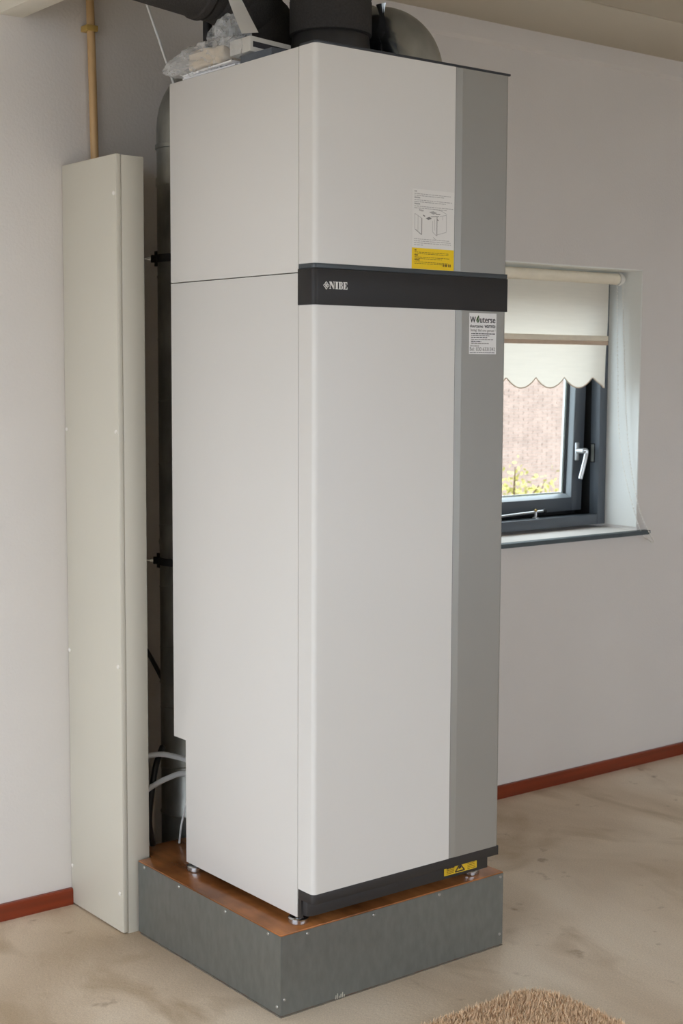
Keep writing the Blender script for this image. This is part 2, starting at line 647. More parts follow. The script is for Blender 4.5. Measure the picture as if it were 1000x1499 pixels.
wf.box(FW[0], FW[1], ROOM_F - .3, ROOM_F, -0.2, FW[2], 'wall')
wf.box(FW[0], FW[1], ROOM_F - .3, ROOM_F, FW[3], CEIL + .3, 'wall')
st(wf.build('wall_front', smooth=False))
st(MB().box(ROOM_R, ROOM_R + .3, ROOM_F, WALL_Y, -0.2, CEIL + .3, 'wall').build('wall_right', smooth=False))
# ceiling: long boards with eased joints running along the back wall
ce = st(MB().box(ROOM_L - .3, ROOM_R + .3, ROOM_F - .3, WALL_Y + .3, CEIL + .012, CEIL + .3, 'ceiling').build('ceiling', smooth=False))
ys = [WALL_Y, 0.608, -0.59, -1.79, -2.99, -4.19, ROOM_F]
for a, b in zip(ys[1:], ys[:-1]):
    MB().box(ROOM_L, ROOM_R, a + .003, b - .003, CEIL, CEIL + .014, 'ceiling', r=.005).build('ceiling_panel', ce)
# thickened plaster strip under the ceiling, joint bead
tr = MB()
pr = [(WALL_Y, CEIL), (WALL_Y - .012, CEIL), (WALL_Y - .012, CEIL - .058), (WALL_Y - .006, CEIL - .066), (WALL_Y, CEIL - .070)]
tr.prism(pr, 'x', -0.19, ROOM_R, 'wall')
st(tr.build('trim_1'))
# boxed beam at upper left, running into the room
bmx = MB().box(-.283, -.2115, ROOM_F, WALL_Y, 2.443, CEIL, 'beam', r=.002)
st(bmx.build('trim_2'))
# baseboards
pb = [(WALL_Y, 0.0), (WALL_Y - .013, 0.0), (WALL_Y - .013, .043), (WALL_Y - .010, .047), (WALL_Y, .047)]
st(MB().prism(pb, 'x', ROOM_L, -.1065, 'base').build('baseboard_left'))
st(MB().prism(pb, 'x', .33, ROOM_R, 'base').build('baseboard_right'))

# ------------------------------------------------------------------ window_1
win = st(thing('window_1', ((BW[0] + BW[1]) / 2, 1.165, BW[2])))
XR, XL, ZB, ZT = BW[1] - .0045, BW[0] + .0045, BW[2], BW[3] - .0045
FY, FB = 1.165, 1.29
# outer frame: each member with a face and a rebate side, blackened rear half stands in for the gap's shade
FR = 1.21
for xa, xb in ((2.251, XR), (XL, 1.409)):
    jb = MB().box(xa, xb, FY, FR, ZB, ZT, 'frame', r=.002).build('frame_jamb', win)
    MB().box(xa + (.004 if xa > 2 else 0), xb - (0 if xa > 2 else .004), FR + .0005, FB, ZB, ZT, 'gasket_gap_black').build('gasket_gap_black', jb)
fb_ = MB().box(1.4095, 2.2505, FY, FR, ZB, .968, 'frame', r=.002).build('frame_bottom_rail', win)
MB().box(1.4095, 2.2505, FR + .0005, FB, ZB, .964, 'gasket_gap_black').build('gasket_gap_black', fb_)
fh_ = MB().box(1.4095, 2.2505, FY, FR, 1.85, ZT, 'frame', r=.002).build('frame_head', win)
MB().box(1.4095, 2.2505, FR + .0005, FB, 1.854, ZT, 'gasket_gap_black').build('gasket_gap_black', fh_)
# sash: hung at the top and pushed a little outwards at the bottom
SX0, SX1, SZ0, SZ1 = 1.422, 2.238, .981, 1.843


def lean(mb):
    mb.v = [(x, y + (1.86 - z) * 0.030, z) for (x, y, z) in mb.v]
    return mb


sy, sw = 1.214, .056
sb = MB()
sb.box(SX1 - sw, SX1, sy, sy + .05, SZ0, SZ1, 'frame', r=.002)
sb.box(SX0, SX0 + sw, sy, sy + .05, SZ0, SZ1, 'frame', r=.002)
sb.box(SX0 + sw, SX1 - sw, sy, sy + .05, SZ0, SZ0 + .052, 'frame', r=.002)
sb.box(SX0 + sw, SX1 - sw, sy, sy + .05, SZ1 - .055, SZ1, 'frame', r=.002)
# added black strips behind the sash keep daylight out, so the slit reads dark
for xa, xb, za, zb in ((SX1 - .03, SX1 + .040, SZ0 - .03, SZ1), (SX0 - .040, SX0 + .03, SZ0 - .03, SZ1), (SX0, SX1, SZ0 - .030, SZ0 + .02)):
    sb.box(xa, xb, sy + .0505, sy + .060, za, zb, 'gasket_gap_black')
sash = lean(sb).build('sash', win)
gx0, gx1, gz0, gz1 = SX0 + sw, SX1 - sw, SZ0 + .052, SZ1 - .055
bd = MB()   # glazing bead
k, dz = .010, .013
bd.prism([(gx1, sy + .002), (gx1, sy + .03), (gx1 - k, sy + .03), (gx1 - k, sy + .024), (gx1 - .003, sy + .002)], 'z', gz0, gz1, 'bead')
bd.prism([(gx0, sy + .002), (gx0, sy + .03), (gx0 + k, sy + .03), (gx0 + k, sy + .024), (gx0 + .003, sy + .002)], 'z', gz0, gz1, 'bead')
bd.prism([(sy + .002, gz0), (sy + .03, gz0), (sy + .03, gz0 + dz), (sy + .024, gz0 + dz)], 'x', gx0, gx1, 'bead')
bd.prism([(sy + .002, gz1), (sy + .03, gz1), (sy + .03, gz1 - k), (sy + .024, gz1 - k)], 'x', gx0, gx1, 'bead')
lean(bd).build('glazing_bead', sash)
gk = MB()
gk.box(gx1 - k - .004, gx1 - k, sy + .024, sy + .034, gz0 + dz, gz1 - k, 'gasket_gap_black')
gk.box(gx0 + k, gx0 + k + .004, sy + .024, sy + .034, gz0 + dz, gz1 - k, 'gasket_gap_black')
gk.box(gx0 + k, gx1 - k, sy + .024, sy + .034, gz1 - k - .004, gz1 - k, 'gasket_gap_black')
lean(gk).build('gasket_gap_black', sash)
sp = MB()
sp.box(gx1 - k - .012, gx1 - k - .002, sy + .036, sy + .046, gz0 + dz, gz1 - k, 'spacer')
sp.box(gx0 + k + .002, gx0 + k + .012, sy + .036, sy + .046, gz0 + dz, gz1 - k, 'spacer')
sp.box(gx0 + k + .012, gx1 - k - .012, sy + .036, sy + .046, gz0 + dz, gz0 + dz + .006, 'spacer')
lean(sp).build('glass_spacer', sash)
lean(MB().box(gx0 + k - .004, gx1 - k + .004, sy + .0345, sy + .0355, gz0 + dz - .004, gz1 - k + .004, 'glass')).build('pane', sash)
# espagnolette handle
hb = MB()
hy = sy + .030 * (1.86 - 1.2)
hb.box(2.186, 2.206, hy - .010, hy, 1.176, 1.246, 'alu', r=.004)
hb.tube([(2.196, hy - .006, 1.214), (2.196, hy - .042, 1.214)], .010, 'alu', 14)
hb.tube(smooth_path([(2.194, hy - .038, 1.216), (2.206, hy - .044, 1.212), (2.196, hy - .046, 1.175), (2.176, hy - .044, 1.108)], 5),
        [.0095] * 6 + [.0085] * 10, 'alu', 12)
hb.build('handle', sash)
kp = MB().box(2.2495, 2.2515, 1.186, 1.208, 1.168, 1.242, 'gasket_gap_black')
kp.box(2.2480, 2.2500, 1.190, 1.204, 1.172, 1.238, 'duct')
kp.build('strike_plate', win)
# casement stay
sa = MB()
sa.tube([(1.50, 1.206, .978), (1.75, 1.203, .984), (1.985, 1.199, .993)], .0045, 'alu', 8)
sa.ico((1.992, 1.198, .993), .009, 'gasket_gap_black', 2)
sa.build('stay_arm', win)
sp_ = MB()
sp_.lathe([(.013, 0), (.013, .003), (.0055, .005), (.0055, .024), (.003, .026)], (1.945, 1.199, .968), 'alu', 14)
sp_.ico((1.945, 1.199, .998), .006, 'clip', 1)
sp_.build('stay_peg', win)
# slate sill
so = MB().prism([(1.30, .975), (2.339, .975), (2.339, Y0 - .0005), (BW[1] - .005, Y0 - .0005), (BW[1] - .005, FY + .01), (BW[0] + .005, FY + .01), (BW[0] + .005, Y0 - .0005), (1.30, Y0 - .0005)],
                'z', .902, .9175, 'stone', r=.0012)
so.build('window_sill', win)

# ------------------------------------------------------------------ roller blind
bl = thing('roller_blind', (1.84, 1.095, 1.46), 'cream roller blind with scalloped lower edge in the small window', 'blind')
RZ, RY = 1.8665, 1.10
MB().lathe([(.0190, 0), (.0208, .001), (.0208, .86), (.0190, .861)], (1.395, RY, RZ), 'tube', 28, 'x').build('roller', bl)
for xa, xb in ((1.366, 1.394), (2.2565, 2.288)):
    e = MB().lathe([(.010, 0), (.0235, .002), (.0245, .006), (.0245, (xb - xa) * .45), (.016, (xb - xa) * .6), (.016, xb - xa)], (xa, RY, RZ), 'cap', 24, 'x')
    e.build('end_bracket', bl)
fx1, fx0 = 2.2335, 1.385
fy = RY + .021
cb = MB()
nx, nz = 130, 26
PW = 0.1525
cusp0 = 2.1585


def hem_z(x):
    d = (cusp0 - x) / PW
    if x > cusp0:                       # half scallop cut off at the edge of the cloth
        u = (x - cusp0) / (fx1 - .012 - cusp0)
        return 1.498 - .040 * min(u, 1.0) ** 0.9
    u = d - math.floor(d)
    return 1.498 - .040 * math.sin(math.pi * u) ** 0.8


vs, fs = [], []
for j in range(nz + 1):
    for i in range(nx + 1):
        u = i / nx
        x = fx0 + (fx1 - fx0) * u
        zb = hem_z(x)
        z = RZ + (zb - RZ) * j / nz
        if u > .97:
            x -= .012 * max(0, (j / nz - .45) / .55) * (u - .97) / .03
        yy = fy + .0025 * math.sin(7 * x + 4 * z) + .002 * noise.noise(Vector((x * 5, 0, z * 3))) - (.006 * max(0, (j - 17) / 9) * max(0, (u - .9) / .1))
        vs.append((x, yy, z))
for j in range(nz):
    for i in range(nx):
        a = j * (nx + 1) + i
        fs.append((a, a + 1, a + nx + 2, a + nx + 1))
cb.add(vs, fs, 'cloth')
cl = cb.build('cloth', bl)
hm = MB()      # bias binding along the scallops
hp = [Vector(vs[nz * (nx + 1) + i]) for i in range(nx + 1)]
hm.tube(hp, .0022, 'hem', 6)
hm.build('binding', cl)
bt = MB().box(fx0, fx1 - .001, fy - .008, fy - .001, 1.634, 1.653, 'tube', r=.002)
bt.box(fx0, fx1 - .001, fy - .0075, fy - .001, 1.618, 1.6335, 'batten', r=.002)
bt.build('batten_pocket', bl)
# bead chain: two strands from the roller end over the edge of the sill
ch = MB()
A = smooth_path([(2.275, 1.086, 1.85), (2.2755, 1.072, 1.60), (2.278, 1.045, 1.25), (2.2895, .995, 1.01), (2.343, .960, .872)], 40)
Bp = smooth_path([(2.272, 1.112, 1.85), (2.272, 1.100, 1.55), (2.272, 1.075, 1.22), (2.290, .992, .935), (2.340, .964, .868)], 40)
for pth in (A, Bp):
    acc = 0.0
    last = pth[0]
    ch.ico(last, .0032, 'cordw', 1)
    for q in pth[1:]:
        if (q - last).length >= .0085:
            ch.ico(q, .0032, 'cordw', 1)
            last = q
    ch.tube(pth[::4], .0008, 'cordw', 4)
tag(ch.build('ball_chain', bl), 'white beaded pull chain', kind='stuff')

# ------------------------------------------------------------------ outside
BY = 14.0
bw = thing('brick_house', (15.0, BY + .1, -2.8), 'reddish brick house wall outside, seen through the window pane', 'house')
MB().box(4.0, 30.0, BY + .012, BY + .4, -2.8, 8.0, 'mortar').build('house_wall', bw)
bk = MB()
z, row = -2.2, 0
while z < 3.2:
    x = 6.6 - (row % 2) * .11
    while x < 19.0:
        d = rnd.uniform(0, .006)
        bk.box(x, x + .21, BY + d, BY + .03, z, z + .042, 'brick')
        x += .22
    z += .0525
    row += 1
tag(bk.build('brickwork', bw, smooth=False, fixn=False), kind='stuff')
st(MB().box(-40, 40, -40, 60, -3.0, -2.8, 'grass').build('ground', smooth=False))
sh = thing('garden_tree', (6.75, 6.0, -2.8), 'yellow-green leafy tree top outside, at the foot of the window pane', 'tree')
tk = MB()
tk.tube([(6.6, 6.0, -2.8), (6.58, 6.0, -1.2), (6.62, 6.02, .1), (6.6, 6.0, .32)], [.07, .055, .03, .008], 'bark', 10)
br = [((6.60, 6.0, -.6), (6.78, 5.98, .2), (6.93, 5.97, .60)), ((6.6, 6.0, -.3), (6.35, 6.1, .3), (6.2, 6.1, .8)), ((6.61, 6.02, 0), (6.7, 5.9, .45), (6.74, 5.85, .58)),
      ((6.61, 6.02, -.2), (6.5, 5.9, .45), (6.46, 5.85, .74))]
for b_ in br:
    tk.tube(smooth_path(b_, 5), [.02 - .0016 * i for i in range(11)], 'bark', 6)
tk.build('trunk', sh)
lf = MB()
for i in range(420):
    b_ = rnd.choice(br + [((6.6, 6.0, .2), (6.6, 6.0, .35), (6.6, 6.0, .55))] * 2)
    t = rnd.uniform(.25, 1.05)
    c = Vector(b_[1]).lerp(Vector(b_[2]), t) + Vector((rnd.gauss(0, .07), rnd.gauss(0, .07), rnd.gauss(0, .06) - .02))
    a = Vector((rnd.gauss(0, 1), rnd.gauss(0, 1), rnd.gauss(0, .6))).normalized()
    n = a.orthogonal().normalized()
    n.rotate(Matrix.Rotation(rnd.uniform(0, 6.3), 3, a))
    L, W = rnd.uniform(.035, .06), rnd.uniform(.011, .018)
    lf.add([c, c + a * L * .5 + n * W, c + a * L, c + a * L * .5 - n * W], [(0, 1, 2, 3)], 'leaf')
tag(lf.build('foliage', sh, smooth=False, fixn=False), kind='stuff')

# ------------------------------------------------------------------ plinth
px0, px1, py0, py1, ph = -.0636, .6592, .0394, .699, .2009
pl = thing('plinth', ((px0 + px1) / 2, (py0 + py1) / 2, 0), 'low grey galvanised steel plinth with a brown board top under the heat pump', 'plinth')
tb = ph - .004
MB().box(px0 + .0015, px1, py0, py0 + .0015, .004, tb, 'sheet').build('front_sheet', pl)
MB().box(px0, px0 + .0015, py0 + .0005, py1, .004, tb, 'sheet').build('side_sheet', pl)
MB().box(px1 - .0015, px1, py0 + .0016, py1, .004, tb, 'sheet').build('side_sheet', pl)
MB().box(px0 + .0016, px1 - .0016, py0 + .0016, py1 - .001, 0, tb - .001, 'board_edge').build('core', pl)
tp = MB().prism([(px0 + .0005, py0 + .0005), (px1 - .0005, py0 + .0005), (px1 - .0005, .787), (-.019, .787), (-.019, py1), (px0 + .0005, py1)], 'z', tb, ph, 'board', r=.0008)
tp.build('top_board', pl)
for (x, z) in ((.014, .188), (.217, .186), (.432, .189), (.648, .189), (-.053, .043), (.648, .033)):
    MB().lathe([(.0042, 0), (.0042, -.0012), (.003, -.0026), (.0012, -.003)], (x, py0, z), 'screw', 12, 'y').build('screw', pl)
for (y, z) in ((.666, .190), (.491, .188), (.274, .188), (.090, .190), (.054, .023)):
    MB().lathe([(.0042, 0), (.0042, -.0012), (.003, -.0026), (.0012, -.003)], (px0, y, z), 'screw', 12, 'x').build('screw', pl)
gl = MB()
for i in range(6):
    x = .098 + i * .0052
    gl.prism([(x, .002), (x + .0022, .002), (x + .003, .012 + .004 * math.sin(i * 2.1)), (x + .0012, .012 + .004 * math.sin(i * 2.1))], 'y', py0 - .0012, py0, 'residue')
gl.build('glue_residue', pl)
kt = MB()      # ragged grey sealant where the sheet meets the floor
for (a, b) in (((px0, py0), (px1, py0)), ((px0, py1 - .01), (px0, py0))):
    n_ = 46
    pth = []
    for i in range(n_ + 1):
        t = i / n_
        x, y = a[0] + (b[0] - a[0]) * t, a[1] + (b[1] - a[1]) * t
        pth.append((x, y, .001))
    kt.tube(pth, [.0022 + .0016 * noise.noise(Vector((i * .8, a[0] * 9, 3))) for i in range(n_ + 1)], 'sealant', 6)
kt.build('floor_sealant', pl)

# ------------------------------------------------------------------ heat pump
W_, YS, YB = .6, .0597, .6156
ZB_, ZS, ZT_ = .2229, 1.738, 2.2389
hp_ = thing('heat_pump', (.3, .3, ph), 'tall white exhaust air heat pump cabinet with silver side strip and black control band', 'heat pump')
side = [(YS + .0015, ZB_), (.5574, ZB_), (.5574, .5502), (YB, .5502), (YB, ZS - .001), (YS + .0015, ZS - .001)]
MB().prism(side, 'x', 0, .010, 'white', r=.0012).build('side_panel', hp_)
MB().prism(side, 'x', W_ - .010, W_, 'white', r=.0012).build('side_panel', hp_)
up = [(YS + .0015, ZS + .001), (YB, ZS + .001), (YB, ZT_), (YS + .0015, ZT_)]
MB().prism(up, 'x', 0, .010, 'white', r=.0012).build('upper_side_panel', hp_)
MB().prism(up, 'x', W_ - .010, W_, 'white', r=.0012).build('upper_side_panel', hp_)
core = MB()
core.prism([(YS + .004, ZB_ + .006), (.5560, ZB_ + .006), (.5560, .553), (YB - .004, .553), (YB - .004, ZT_ - .004), (YS + .004, ZT_ - .004)], 'x', .0105, W_ - .0105, 'dark')
core.build('casing', hp_)


def door_poly(x0, x1, yb, rr):
    return [(x0, yb)] + arc(x0 + rr, rr, rr, 180, 270, 6) + [(x1, 0.0), (x1, yb)]


def strip_poly(x0, x1, yb):
    return [(x0, yb), (x0, .0016), (x0 + .020, 0.0), (x1 - .008, 0.0), (x1 - .0015, .004), (x1, .012), (x1, yb)]


DZ0, BZ0, BZ1, LZ1 = .2944, 1.6642, 1.7455, 1.7570
DX = .4275
YD = YS - .0008
low = MB().prism(door_poly(0, DX, YD, .012), 'z', DZ0, BZ0 + .004, 'white').build('lower_door', hp_)
upd = MB().prism(door_poly(0, DX - .006, YD, .012), 'z', LZ1 - .004, ZT_, 'white').build('upper_door', hp_)
los = MB().prism(strip_poly(DX + .002, W_, YD), 'z', DZ0, BZ0 + .004, 'silver').build('silver_strip', hp_, angle=3)
ups = MB().prism(strip_poly(DX - .004, W_, YD), 'z', LZ1 - .004, ZT_, 'silver').build('upper_silver_strip', hp_, angle=3)
jn = MB()
jn.box(DX, DX + .0020, .0012, .05, DZ0, BZ0, 'seam')
jn.box(DX - .006, DX - .004, .0012, .05, LZ1, ZT_, 'seam')
jn.build('door_joint', hp_)
# control band with a set-back lip above it
bo = .0035
band = MB().prism([(-bo, YD), ] + arc(-bo + .013, -bo + .013, .013, 180, 270, 6) + [(W_ + bo - .004, -bo), (W_ + bo, .0), (W_ + bo, YD)], 'z', BZ0, BZ1, 'black', r=.0008).build('control_band', hp_)
MB().prism([(-.001, YD), ] + arc(-.001 + .012, -.001 + .012, .012, 180, 270, 6) + [(W_ + .001, -.001), (W_ + .001, YD)], 'z', BZ1 + .0006, LZ1, 'black_lip', r=.0006).build('band_lip', hp_)
# maker's mark on the band: four-petal emblem and heavy serif letters
lg = MB()
ly = -bo - .0006
cx, cz, e = .0305, 1.7075, .0085


def diamond(c, r, ri):
    o_ = [(c[0], c[1] + r), (c[0] + r, c[1]), (c[0], c[1] - r), (c[0] - r, c[1])]
    i_ = [(c[0], c[1] + ri), (c[0] + ri, c[1]), (c[0], c[1] - ri), (c[0] - ri, c[1])]
    for q in range(4):
        flat(lg, [o_[q], o_[(q + 1) % 4], i_[(q + 1) % 4], i_[q]], ly, 'logo')


for dx, dz_ in ((0, 1), (1, 0), (0, -1), (-1, 0)):
    diamond((cx + dx * e * .55, cz + dz_ * e * .60), e * .50, e * .27)
flat(lg, [(cx, cz + e * .25), (cx + e * .25, cz), (cx, cz - e * .25), (cx - e * .25, cz)], ly, 'logo')
lx, lz, lh = .0388, 1.7002, .0165


def glyph(pts, ox, wd):
    flat(lg, [(lx + ox + p[0] * wd, lz + p[1] * lh) for p in pts], ly, 'logo')


# N
wN = .0165
glyph([(0, 0), (.34, 0), (.34, .07), (.23, .07), (.23, .93), (0.0, .93), (0, .86), (.10, .86), (.10, .07), (0, .07)], 0, wN)
glyph([(0, 1), (.38, 1), (.88, .24), (.88, 0), (.70, 0), (.10, .90), (0, .93)], 0, wN)
glyph([(.66, 1), (1, 1), (1, .93), (.90, .93), (.90, 0), (.78, 0), (.78, .93), (.66, .93)], 0, wN)
# I
glyph([(0, 0), (1, 0), (1, .07), (.84, .07), (.84, .93), (1, .93), (1, 1), (0, 1), (0, .93), (.16, .93), (.16, .07), (0, .07)], .0173, .0085)
# B
glyph([(0, 0), (.5, 0), (.5, .07), (.46, .07), (.46, .93), (.5, .93), (.5, 1), (0, 1), (0, .93), (.09, .93), (.09, .07), (0, .07)], .0268, .0125)
up_o = [(.5, 1), (.72, 1), (.86, .95), (.92, .86), (.92, .68), (.86, .58), (.72, .53), (.5, .53)]
up_i = [(.5, .94), (.56, .94), (.60, .90), (.61, .84), (.61, .68), (.60, .63), (.56, .59), (.5, .59)]
lo_o = [(.5, .53), (.76, .53), (.92, .48), (1, .38), (1, .16), (.92, .05), (.76, 0), (.5, 0)]
lo_i = [(.5, .47), (.58, .47), (.64, .43), (.66, .37), (.66, .17), (.64, .11), (.58, .07), (.5, .07)]
for oo, ii in ((up_o, up_i), (lo_o, lo_i)):
    for q in range(7):
        glyph([oo[q], oo[q + 1], ii[q + 1], ii[q]], .0268, .0125)
# E
glyph([(0, 0), (.52, 0), (.52, .07), (.50, .07), (.50, .93), (.52, .93), (.52, 1), (0, 1), (0, .93), (.10, .93), (.10, .07), (0, .07)], .0402, .0122)
glyph([(.5, 1), (.94, 1), (.94, .66), (.88, .66), (.80, .86), (.66, .93), (.5, .93)], .0402, .0122)
glyph([(.5, .54), (.60, .54), (.68, .70), (.72, .70), (.72, .30), (.68, .30), (.60, .47), (.5, .47)], .0402, .0122)
glyph([(.5, 0), (1, 0), (1, .36), (.94, .36), (.84, .16), (.68, .07), (.5, .07)], .0402, .0122)
tag(lg.build('logo', band, smooth=False, fixn=False), 'white maker emblem and name NIBE')
# dark lid above the front
MB().prism([(.0005, YD), ] + arc(.0125, .0105, .012, 180, 270, 6) + [(W_ + .002, -.0015), (W_ + .002, YD)], 'z', ZT_ + .0006, ZT_ + .0058, 'lid', r=.0008).build('lid', hp_)
MB().box(.0105, W_ - .002, YS + .001, YB - .002, ZT_ - .004, ZT_ + .001, 'dark').build('top_plate', hp_)
# kick plate: a lip below the door and a set-back face under it
kk = MB()
kk.prism([(.0005, YD + .0), ] + arc(.0125, .0125, .012, 180, 270, 6) + [(W_ + .002, 0.0005), (W_ + .002, YD)], 'z', .2695, DZ0 - .0004, 'kick', r=.0012)
kk.prism([(.006, YD), (.006, .048), (.010, .036), (.022, .029), (W_ - .012, .026), (W_ - .012, YD)], 'z', ZB_ + .008, .2700, 'kick', r=.001)
kk.prism([(.0005, YD), (.0005, .047), (.0075, .047), (.0075, YD)], 'z', ZB_ + .002, .2700, 'kick')
kick = kk.build('kick_plate', hp_)
# yellow warning sticker on the kick plate
ws = MB()
sx0, sx1, sz0, sz1 = .4365, .5480, .2395, .2625
wy = .0268
MB0 = ws
ws.box(sx0, sx1, wy - .0004 - .001, wy, sz0, sz1, 'warn')
ws.v = [(x, y - (x - sx0) * .0052 / .6, z) for (x, y, z) in ws.v]
y_ = wy - .0034
for i, (a, b) in enumerate((((sx0 + .052, sz1 - .001), (sx0 + .036, sz0 + .004)), ((sx0 + .036, sz0 + .004), (sx0 + .068, sz0 + .004)), ((sx0 + .068, sz0 + .004), (sx0 + .052, sz1 - .001)))):
    stroke(ws, a, b, .0032, y_, 'ink')
flat(ws, [(sx0 + .047, sz0 + .010), (sx0 + .054, sz0 + .010), (sx0 + .0565, sz0 + .014), (sx0 + .052, sz0 + .0185), (sx0 + .049, sz0 + .014)], y_, 'ink')
for i in range(4):
    dash_line(ws, sx0 + .006, sx0 + .032, sz0 + .004 + i * .0042, .0018, y_, 'ink_y', 50 + i)
    dash_line(ws, sx0 + .078, sx1 - .006, sz0 + .003 + i * .0046, .0016, y_, 'ink_y', 70 + i)
flat(ws, [(sx0 + .006, sz1 - .005), (sx0 + .033, sz1 - .005), (sx0 + .033, sz1 - .002), (sx0 + .006, sz1 - .002)], y_, 'ink')
tag(ws.build('warning_sticker', kick, smooth=False, fixn=False), 'yellow hot surface warning sticker')
# levelling feet
for (x, y) in ((.020, .084), (.020, .540), (.580, .084), (.580, .540)):
    MB().lathe([(.0225, 0), (.0245, .002), (.0250, .006), (.0250, .0125), (.0215, .0155), (.0190, .0150), (.0170, .0110), (.0090, .0110), (.0085, .0278)], (x, y, ph), 'chrome', 28).build('levelling_foot', hp_)
# instruction sticker on the upper door
ist = MB()
ix0, ix1, iz0, iz1 = .287, .4205, LZ1 + .0004, 1.9435
ist.box(ix0, ix1, -.0004, .0001, 1.8065, iz1, 'st_white')
ist.box(ix0, ix1, -.0004, .0001, iz0, 1.8065, 'yellow')
iy = -.0007
z = 1.9365
for gi in range(3):
    put_text(ist, ('SE', 'Warning', 'Achtung')[gi] if gi == 0 else 'xxxxxxx', ix0 + .006, ix0 + (.014 if gi == 0 else .024), z, .0032, iy, 'ink_g')
    dash_line(ist, ix0 + .006, ix1 - .012 + .004 * gi, z - .0048, .0016, iy, 'ink_l', 11 + gi)
    dash_line(ist, ix0 + .006, ix1 - .034 + .006 * gi, z - .0090, .0016, iy, 'ink_l', 21 + gi)
    z -= .0145
for i in range(4):
    dash_line(ist, ix0 + .006, (ix1 - .016, ix1 - .010, ix1 - .010, ix0 + .034)[i], 1.8265 - i * .0046, .0015, iy, 'ink_l', 31 + i)
# line drawing: loose cover at left, filter in the middle, open cabinet corner at right
put_text(ist, 'Filter', ix0 + .022, ix0 + .036, 1.8925, .0045, iy, 'ink_g')
DL = [((.008, 1.886), (.024, 1.879)), ((.024, 1.879), (.030, 1.876)), ((.008, 1.886), (.008, 1.850)), ((.008, 1.850), (.030, 1.838)), ((.018, 1.882), (.018, 1.846)),
      ((.064, 1.872), (.064, 1.846)), ((.064, 1.846), (.076, 1.838)), ((.076, 1.838), (.078, 1.838)), ((.078, 1.840), (.108, 1.848)), ((.108, 1.848), (.108, 1.888)), ((.108, 1.888), (.086, 1.884)),
      ((.092, 1.897), (.110, 1.890)), ((.068, 1.900), (.092, 1.897)), ((.070, 1.876), (.070, 1.850)), ((.096, 1.876), (.096, 1.884)), ((.066, 1.834), (.076, 1.828)), ((.070, 1.832), (.068, 1.826))]
for a, b in DL:
    stroke(ist, (ix0 + a[0], a[1]), (ix0 + b[0], b[1]), .0011, iy, 'ink_l')
for a, b, wd in (((.030, 1.877), (.030, 1.838), .0020), ((.078, 1.882), (.078, 1.838), .0020), ((.058, 1.881), (.084, 1.884), .0016), ((.074, 1.888), (.088, 1.889), .0018), ((.034, 1.884), (.040, 1.881), .0026),
                 ((.078, 1.876), (.083, 1.874), .0022), ((.010, 1.849), (.029, 1.838), .0016)):
    stroke(ist, (ix0 + a[0], a[1]), (ix0 + b[0], b[1]), wd, iy, 'ink_g')
flat(ist, [(ix0 + .042, 1.877), (ix0 + .050, 1.8735), (ix0 + .062, 1.877), (ix0 + .054, 1.881)], iy, 'ink_g')
flat(ist, [(ix0 + .052, 1.892), (ix0 + .066, 1.887), (ix0 + .078, 1.891), (ix0 + .066, 1.895)], iy, 'ink_l')
z = 1.8000
for gi in range(3):
    flat(ist, [(ix0 + .008, z), (ix0 + .014 + .005 * gi, z), (ix0 + .014 + .005 * gi, z + .0026), (ix0 + .008, z + .0026)], iy, 'ink_y')
    dash_line(ist, ix0 + .008, ix1 - .018 + .006 * (gi == 1), z - .0040, .0012, iy, 'ink_y', 41 + gi)
    dash_line(ist, ix0 + .008, ix1 - .018 - .02 * (gi == 1), z - .0075, .0012, iy, 'ink_y', 45 + gi)
    z -= .0115
for i, x in enumerate((.098, .104, .108, .115, .120)):
    flat(ist, [(ix0 + x, 1.7655), (ix0 + x + .0035, 1.7655), (ix0 + x + .0035, 1.772), (ix0 + x, 1.772)], iy, 'ink_y')
tag(ist.build('instruction_sticker', upd, smooth=False, fixn=False), 'white and yellow instruction sticker with a line drawing')
# installer's sticker on the silver strip
wst = MB()
wx0, wx1, wz0, wz1 = .4745, .5660, 1.5590, 1.6590
wst.box(wx0, wx1, -.0005, .0001, wz0, wz1, 'st_grey')
wy = -.0008
HW, HH = wx1 - wx0, wz1 - wz0
X = lambda u: wx0 + HW * u
Z = lambda v: wz1 - HH * v
put_text(wst, 'W', X(.03), X(.225), Z(.235), .0145, wy, 'ink', .0005)
put_text(wst, 'uterse', X(.385), X(.955), Z(.235), .0125, wy, 'ink', .0005)
flat(wst, [(X(.25), Z(.19)), (X(.285), Z(.235)), (X(.335), Z(.23)), (X(.365), Z(.17)), (X(.355), Z(.10)), (X(.335), Z(.05)), (X(.29), Z(.10)), (X(.255), Z(.15))], wy, 'leafink')
stroke(wst, (X(.30), Z(.21)), (X(.335), Z(.11)), .0008, wy - .0002, 'st_grey')
put_text(wst, 'duurzame', X(.025), X(.50), Z(.355), .0078, wy, 'ink', .0002)
put_text(wst, 'warmte', X(.56), X(.96), Z(.355), .0078, wy, 'ink', .0002)
put_text(wst, 'Storing?', X(.04), X(.28), Z(.450), .0066, wy, 'ink_g')
put_text(wst, 'Bel ons gerust !', X(.33), X(.96), Z(.450), .0062, wy, 'ink_g')
for i, e_ in enumerate((.95, .74, .66, .88, .44, .72)):
    dash_line(wst, X(.07), X(e_), Z(.515 + .047 * i), .0022, wy, 'ink_g' if i % 2 else 'ink', 90 + i)
dash_line(wst, X(.04), X(.36), Z(.815), .0022, wy, 'ink_g', 99)
put_text(wst, 'Bel:', X(.025), X(.19), Z(.925), .0092, wy, 'ink_g')
put_text(wst, '030', X(.255), X(.45), Z(.925), .0092, wy, 'ink_g')
put_text(wst, '6331342', X(.50), X(.96), Z(.925), .0092, wy, 'ink_g')
dash_line(wst, X(.025), X(.95), Z(.975), .0016, wy, 'ink', 105)
